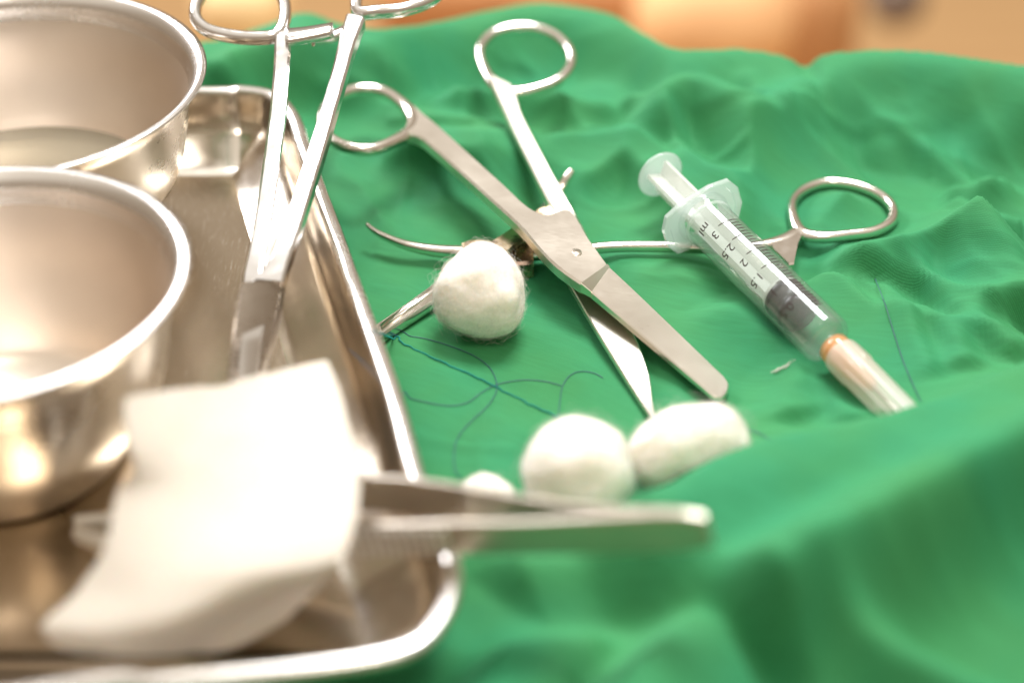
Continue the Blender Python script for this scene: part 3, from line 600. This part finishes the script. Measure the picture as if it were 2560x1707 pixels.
# ------------------------------------------------------------------ cotton wool balls
from mathutils import noise as mn
def cball(c, rx, ry, rz, rot, label, fuzz=2600, flen=1.6, seed=1, egg=0.0, tilt=0):
    t = thing('cotton_ball', label, 'cotton ball', (c[0], c[1], c[2]-rz), 'cotton wool balls on the green cloth')
    bm = bmesh.new(); bmesh.ops.create_icosphere(bm, subdivisions=6, radius=1)
    Mx = Matrix.Rotation(rot, 3, 'Z') @ Matrix.Rotation(tilt, 3, 'Y'); V = []; Nn = []
    for v in bm.verts:
        d = v.co.copy(); k = 1+.10*mn.noise(d*1.6+Vector((seed*7, 0, 0)))+.022*mn.noise(d*4+Vector((seed, 3, 0)))+.008*mn.noise(d*13)
        k *= 1+egg*d.x*.5
        q = Mx @ Vector((d.x*rx*k, d.y*ry*k*(1-egg*d.x*.6), d.z*rz*k)); V.append((c[0]+q.x, c[1]+q.y, max(c[2]+q.z, c[2]-rz*.97))); Nn.append((Mx @ d))
    F = [tuple(v.index for v in f.verts) for f in bm.faces]; bm.free()
    mesh_obj('wool_body', V, F, M['cotton'], t)
    rs = random.Random(seed); g = G()
    for i in range(fuzz):
        j = rs.randrange(len(V)); p = Vector(V[j]); nrm = Vector(Nn[j]).normalized()
        tn = Vector((rs.uniform(-1, 1), rs.uniform(-1, 1), rs.uniform(-1, 1))).cross(nrm).normalized()
        L = flen*rs.uniform(.4, 1)*(2.8 if rs.random() < .05 else 1); h_ = rs.uniform(.1, .35)*L; w_ = .017
        cvt = nrm.cross(tn)*rs.uniform(-.5, .5)*L; pts = [p-nrm*.1+tn*(L*u)+cvt*u*u+nrm*(h_*4*u*(1-u)+ (h_*.6*u if rs.random() < .3 else 0)) for u in (0, .25, .5, .75, 1)]
        sd_ = nrm.cross(tn)*w_; up_ = nrm*w_; b0 = len(g.v)
        for q in pts: g.v += [tuple(q+sd_), tuple(q-sd_*.5+up_), tuple(q-sd_*.5-up_)]
        for q in range(4):
            for e in range(3): g.f.append((b0+q*3+e, b0+q*3+(e+1) % 3, b0+q*3+3+(e+1) % 3, b0+q*3+3+e))
    o = g.obj('loose_fibres', M['fibre'], t); o['kind'] = 'stuff'
    return t
cball(D(1101, 686, 9.4), 9.6, 9.3, 9.4, 1.35, 'round cotton ball in sharp focus leaning on the open clamp', 5000, 1.8, 1, .48, -.35)
cball(D(1322, 1093, 9.2), 9.6, 9.6, 10.6, .2, 'large round cotton ball just behind the tweezers', 6000, 2.2, 2, .1)
cball(D(1586, 1030, 8.6), 11.0, 7.4, 8.4, .3, 'oblong cotton ball lying below the scissor tips against the cloth fold', 6000, 2.2, 3, -.1, -.18)
cball(D(1115, 1148, 4.4), 4.8, 4.8, 4.4, .2, 'smallest cotton ball, partly hidden by the tweezers beside the tray', 2500, 1.6, 4)

# ------------------------------------------------------------------ gauze
gz = [ # rows from top edge to bottom edge, each left to right: (x, y, z)
 [(285, 907, 40.5), (400, 897, 36), (520, 880, 32.5), (645, 848, 30.5), (752, 826, 29.5)],
 [(292, 1000, 37.5), (410, 990, 34), (530, 970, 31.5), (670, 945, 30), (790, 925, 29)],
 [(306, 1070, 34), (420, 1070, 32), (540, 1060, 30.5), (690, 1050, 29.5), (822, 1070, 28.5)],
 [(266, 1135, 30), (400, 1150, 30), (540, 1160, 29.5), (690, 1160, 29.5), (824, 1160, 28.5)],
 [(240, 1250, 26), (370, 1260, 28), (520, 1270, 28.8), (680, 1270, 29), (800, 1255, 28)],
 [(180, 1345, 22), (330, 1370, 25), (500, 1350, 27), (650, 1335, 26.5), (762, 1315, 25.5)],
 [(95, 1432, 18.5), (250, 1450, 21.5), (420, 1440, 22), (580, 1410, 16), (715, 1372, 15)],
 [(130, 1484, 15.5), (270, 1506, 17.5), (420, 1504, 13), (530, 1484, 9), (650, 1432, 8.5)]]
grid = np.array([[D(*q) for q in r] for r in gz])
rows = np.array([cat_spline(r, 12) for r in grid]); gg = np.array([cat_spline(rows[:, i], 10) for i in range(rows.shape[1])]).transpose(1, 0, 2)
gh, gw = gg.shape[:2]; wob = np.random.RandomState(3)
uu, vv = np.meshgrid(np.linspace(0, 1, gw), np.linspace(0, 1, gh))
gg[:, :, 2] += .45*vnoise(uu*100, vv*100, 26, 51)+.2*vnoise(uu*100, vv*100, 9, 52)
edge = (np.minimum(uu, 1-uu) < .015) | (np.minimum(vv, 1-vv) < .015)
gg[:, :, 0] += np.where(edge, .14*vnoise(uu*100, vv*100, 3, 53), 0); gg[:, :, 1] += np.where(edge, .14*vnoise(uu*100, vv*100, 3, 54), 0)
du = np.gradient(gg, axis=1); dv = np.gradient(gg, axis=0); nm = np.cross(dv, du); nm /= np.linalg.norm(nm, axis=2)[:, :, None]+1e-9
if nm[:, :, 2].mean() < 0: nm = -nm
gz_t = thing('gauze_pad', 'white folded gauze pad curled over the tweezers at the front of the tray', 'gauze', (-62, -78, FLZ))
def sheet(name, top, bot, t):
    V = list(top.reshape(-1, 3))+list(bot.reshape(-1, 3)); H_, W_ = top.shape[:2]; N = H_*W_; I = np.arange(N).reshape(H_, W_); F = []
    for i in range(H_-1):
        for j in range(W_-1): F += [(I[i, j], I[i+1, j], I[i+1, j+1], I[i, j+1]), (N+I[i, j], N+I[i, j+1], N+I[i+1, j+1], N+I[i+1, j])]
    bd = list(I[0, :])+list(I[1:, -1])+list(I[-1, -2::-1])+list(I[-2:0:-1, 0])
    for a_, b_ in zip(bd, bd[1:]+bd[:1]): F.append((a_, b_, N+b_, N+a_))
    F = [tuple(int(x) for x in f) for f in F]
    o = mesh_obj(name, V, F, M['gauze'], t); uvl = o.data.uv_layers.new(name='UVMap'); uv2 = np.r_[np.stack([uu, vv*1.4], -1).reshape(-1, 2), np.stack([uu, vv*1.4], -1).reshape(-1, 2)]
    li = np.zeros(len(o.data.loops), np.int32); o.data.loops.foreach_get('vertex_index', li); uvl.data.foreach_set('uv', uv2[li].ravel()); return o
sheet('gauze_layer', gg, gg-nm*.5, gz_t)
g2 = gg-nm*(.7+.4*(vv[:, :, None])); g2[:, :, 0] -= .6*(uu-.5)
sheet('gauze_layer', g2, g2-nm*.5, gz_t)

# ------------------------------------------------------------------ thumb tweezers
tw = thing('tweezers', 'steel thumb tweezers lying on edge over the tray rim under the gauze', 'tweezers', D(900, 1240, 20))
m = M['steel_side']
def tz(x): return 10+(x-185)/(1640-185)*25
def strip_arm(pts, hts, ths, mt, name, bits=None):
    g = G(); sweep(g, [D(x, y, tz(x)+dz) for x, y, dz in pts], ths, hts, seg=24, n=7, sub=10); return g.obj(name, mt, tw)
near = [(186, 1226, 0), (260, 1252, 0), (500, 1262, 0), (800, 1240, 0), (1000, 1234, 0), (1210, 1232, 0), (1400, 1226, 0), (1560, 1218, 0), (1630, 1216, 0)]
na = strip_arm(near, [1.5, 1.7, 2.4, 3.0, 3.1, 3.2, 3.6, 3.6, 2.7], [1.1, .9, .8, .7, .7, .7, .8, .8, .8], M['steel_dull'], 'arm')
far = [(186, 1202, 0), (280, 1194, 0), (520, 1150, 0), (835, 1133, 0), (1000, 1146, 0), (1210, 1178, 0), (1400, 1205, 0), (1560, 1212, 0), (1630, 1214, 0)]
fa = strip_arm(far, [1.5, 1.7, 2.4, 3.4, 3.6, 3.2, 3.4, 3.6, 2.8], [1.1, .9, .8, .6, .6, .6, .6, .5, .5], M['steel_dull'], 'arm')
for (pa, par) in (([(176, 1227), (262, 1252), (330, 1257)], na), ([(176, 1201), (282, 1193), (340, 1184)], fa)):
    g = G(); sweep(g, [D(x, y, tz(x)+1.0) for x, y in pa], [.8, 1.0, 1.1], [1.5, 1.7, 1.8], seg=14, n=2.4); g.obj('tip', M['tip'], par)  # lighter base colour stands in for the window reflecting in the tips
g = G(); cn = cat_spline(np.array([D(x, y, tz(x)) for x, y, _ in near]), 10); T_, U_, B_ = frames(cn)
x0, x1 = D(700, 1245, tz(700))[0], D(1040, 1234, tz(1040))[0]
for xq in np.arange(x0, x1, 1.45):
    i = int(np.argmin(abs(cn[:, 0]-xq))); c_ = cn[i].copy(); f = (xq-cn[i, 0]); c_ += T_[i]*f; sgn = -1 if B_[i, 1] > 0 else 1
    V = []
    for d_ in (.4, 1.35):
        for a_ in (-.33, .33):
            for z_ in (-2.4, 2.4): V.append(c_+T_[i]*a_*(1 if d_ < 1 else .6)+U_[i]*z_+B_[i]*sgn*d_)
    g.add(V, [(0, 1, 5, 4), (2, 6, 7, 3), (4, 5, 7, 6), (0, 4, 6, 2), (1, 3, 7, 5)])
o = g.obj('grip_serrations', M['tip'], na, smooth=False); o['kind'] = 'stuff'  # ridges coloured lighter than the arm, painting lit crests against shaded grooves
g = G(); sweep(g, [D(1005, 1243, tz(1000)), D(1050, 1190, tz(1040)-.5)], .55, sub=1, seg=10); g.obj('guide_pin', M['steel_side'], tw)

# ------------------------------------------------------------------ sutures, lint
def thread(pts, r, mt, label, cat='suture thread', wav=None):
    q = cat_spline(np.array(pts), 10); g = G()
    sd_, _ = poly_sd(q[:, 0], q[:, 1], rim3[::3]); q[:, 2] = np.where(sd_ > 2, np.maximum(q[:, 2], cloth_h(q[:, 0], q[:, 1])+r+.05), q[:, 2])
    if wav:
        T_, U_, B_ = frames(q)
        L = np.r_[0, np.cumsum(np.linalg.norm(np.diff(q, axis=0), axis=1))]; n_ = int(L[-1]/.18); s_ = np.linspace(0, L[-1], n_)
        base = np.array([np.interp(s_, L, q[:, i]) for i in range(3)]).T; BB = np.array([np.interp(s_, L, B_[:, i]) for i in range(3)]).T
        jit = vnoise(s_, s_*0, 1.3, 77)*.25
        for ph in (0, math.pi):
            pp = base+BB*(np.cos(s_*4.2+ph)*wav+jit)[:, None]+np.array([0, 0, 1])*(np.sin(s_*4.2+ph)*wav)[:, None]; sweep(g, pp, r, sub=1, seg=5)
    else: sweep(g, q, r, sub=1, seg=7)
    o = g.obj('suture_thread', mt, loc=q[0]); return tag(o, label, cat, 'suture threads lying on the green cloth')
O = lambda x, y: onc(x, y, .18)
thread([D(700, 748, FLZ+.4), D(770, 752, FLZ+3), D(812, 757, 14), D(850, 762, RIMZ+.35), D(872, 766, RIMZ+.1), O(912, 770), O(945, 773), O(985, 780), O(1040, 797), O(1090, 818), O(1125, 845), O(1141, 880), O(1138, 905), O(1118, 935), O(1085, 965), O(1055, 1000), O(1043, 1040), O(1046, 1080), O(1060, 1100)], .08, M['thread_blue'], 'dark blue thread hanging over the tray rim and hooking down past the cotton ball')
thread([D(790, 790, FLZ+6), D(820, 820, 14), D(868, 868, RIMZ+.3), D(890, 885, RIMZ+.1), O(925, 908), O(945, 916), O(985, 925), O(1030, 932), O(1075, 924), O(1110, 900), O(1145, 882), O(1200, 873), O(1250, 876), O(1290, 886)], .08, M['thread_blue'], 'dark blue thread with an S bend crossing the hooked thread')
thread([O(1385, 868), O(1365, 857), O(1335, 853), O(1310, 862), O(1293, 885), O(1287, 915), O(1283, 960), O(1285, 1000)], .08, M['thread_blue'], 'short blue thread hooked at its top left of the pointed scissor blade')
thread([D(860, 758, RIMZ+.5), O(905, 780), O(930, 791), O(980, 815), O(1040, 843), O(1100, 870), O(1160, 900), O(1220, 930), O(1280, 958), O(1310, 972)], .09, M['thread_teal'], 'crinkled teal thread running straight from the tray rim towards the large cotton ball', wav=.12)
thread([O(1716, 986), O(1740, 996), O(1765, 1010), O(1788, 1026)], .08, M['thread_blue'], 'short blue thread end showing right of the oblong cotton ball')
thread([O(2010, 640), O(2032, 700), O(2052, 760), O(2075, 830), O(2100, 890), O(2115, 925)], .07, M['thread_blue'], 'fine blue thread running down the cloth right of the syringe')
rs = random.Random(5); g = G()
l0, l1, l2 = O(1770, 858), O(1800, 848), O(1832, 826)
for i in range(34):
    u0 = rs.uniform(0, .6); u1 = u0+rs.uniform(.2, .45); q = []
    for u in np.linspace(u0, min(u1, 1), 4): q.append((1-u)**2*l0+2*u*(1-u)*l1+u*u*l2+np.array([rs.uniform(-.35, .35), rs.uniform(-.5, .5), rs.uniform(0, .5)]))
    sweep(g, q, .03, sub=3, seg=3)
o = g.obj('lint_wisp', M['fibre'], loc=O(1790, 845)); tag(o, 'tiny wisp of white lint on the cloth left of the needle hub', 'lint')

# ------------------------------------------------------------------ what shows beyond the cloth, far out of focus
def wood(name, c1, c2):
    m, n, l, b = mat(name); t = tex(n, l, 'Noise', 3, mapscale=(1, 8, 1), Detail=4); r = ramp(n, l, t.outputs[0], [(.3, c1), (.7, c2)]); l.new(r.outputs[0], b.inputs['Base Color']); b.inputs['Roughness'].default_value = .5; return m
FZ = -750
g = G(); g.add([(-4000, -1500, FZ), (4000, -1500, FZ), (4000, 6000, FZ), (-4000, 6000, FZ)], [(0, 1, 2, 3)])
o = g.obj('floor', wood('tan_wood_floor', (.52, .30, .13), (.62, .38, .17)), smooth=False); tag(o, kind='structure')
g = G(); g.add([(x, y, z) for z in (-30, -4) for x, y in ((-230, -220), (230, -220), (230, 118), (-230, 118))], [(0, 3, 2, 1), (4, 5, 6, 7), (0, 1, 5, 4), (1, 2, 6, 5), (2, 3, 7, 6), (3, 0, 4, 7)])
o = g.obj('table_top', wood('table_wood', (.30, .17, .08), (.38, .22, .11)), smooth=False); tag(o, kind='structure')
def rbox(name, c, sx_, sy_, sz_, mt, label, cat, bv=12):
    bm = bmesh.new(); bmesh.ops.create_cube(bm, size=1)
    for v in bm.verts: v.co = Vector((v.co.x*sx_, v.co.y*sy_, v.co.z*sz_))
    bmesh.ops.bevel(bm, geom=bm.edges[:], offset=bv, segments=4, affect='EDGES', profile=.5)
    V = [(v.co.x+c[0], v.co.y+c[1], v.co.z+c[2]) for v in bm.verts]; bm.verts.index_update(); F = [tuple(v.index for v in f.verts) for f in bm.faces]; bm.free()
    o = mesh_obj(name, V, F, mt, loc=(c[0], c[1], c[2]-sz_/2)); return tag(o, label, cat)
c_ = Dat(1640, 40, 1150); rbox('orange_cushion', c_, 110, 90, 90, simple('bright_orange', (.98, .55, .27), .6, .3, scale=20), 'brightest orange shape, blurred far behind the middle of the cloth edge', 'cushion', 42)
c_ = Dat(1840, 60, 1300); rbox('wooden_block', c_, 85, 85, 120, simple('russet_wood', (.56, .28, .12), .6, .3, scale=20), 'russet brown blurred shape right of the bright orange one', 'wooden block', 40)
c_ = Dat(2060, -5, 1500); rbox('dark_case', c_, 50, 50, 50, simple('dark_grey', (.20, .15, .12), .5, .3, scale=20), 'dark grey blurred patch at the top edge right of the russet shape', 'case', 22)
c_ = Dat(560, 20, 1150); rbox('cream_box', c_, 60, 60, 50, simple('peach_card', (.95, .66, .34), .6, .3, scale=20), 'pale peach blurred shape behind the clamp ring at the upper left', 'box', 20)
c_ = Dat(1180, -10, 1300); rbox('brown_carton', c_, 200, 100, 60, simple('brown_card', (.55, .25, .10), .6, .3, scale=20), 'warm brown blurred shape behind the cloth between the two handles', 'carton', 15)
for o in bpy.data.objects:
    if '_o' in o: del o['_o']
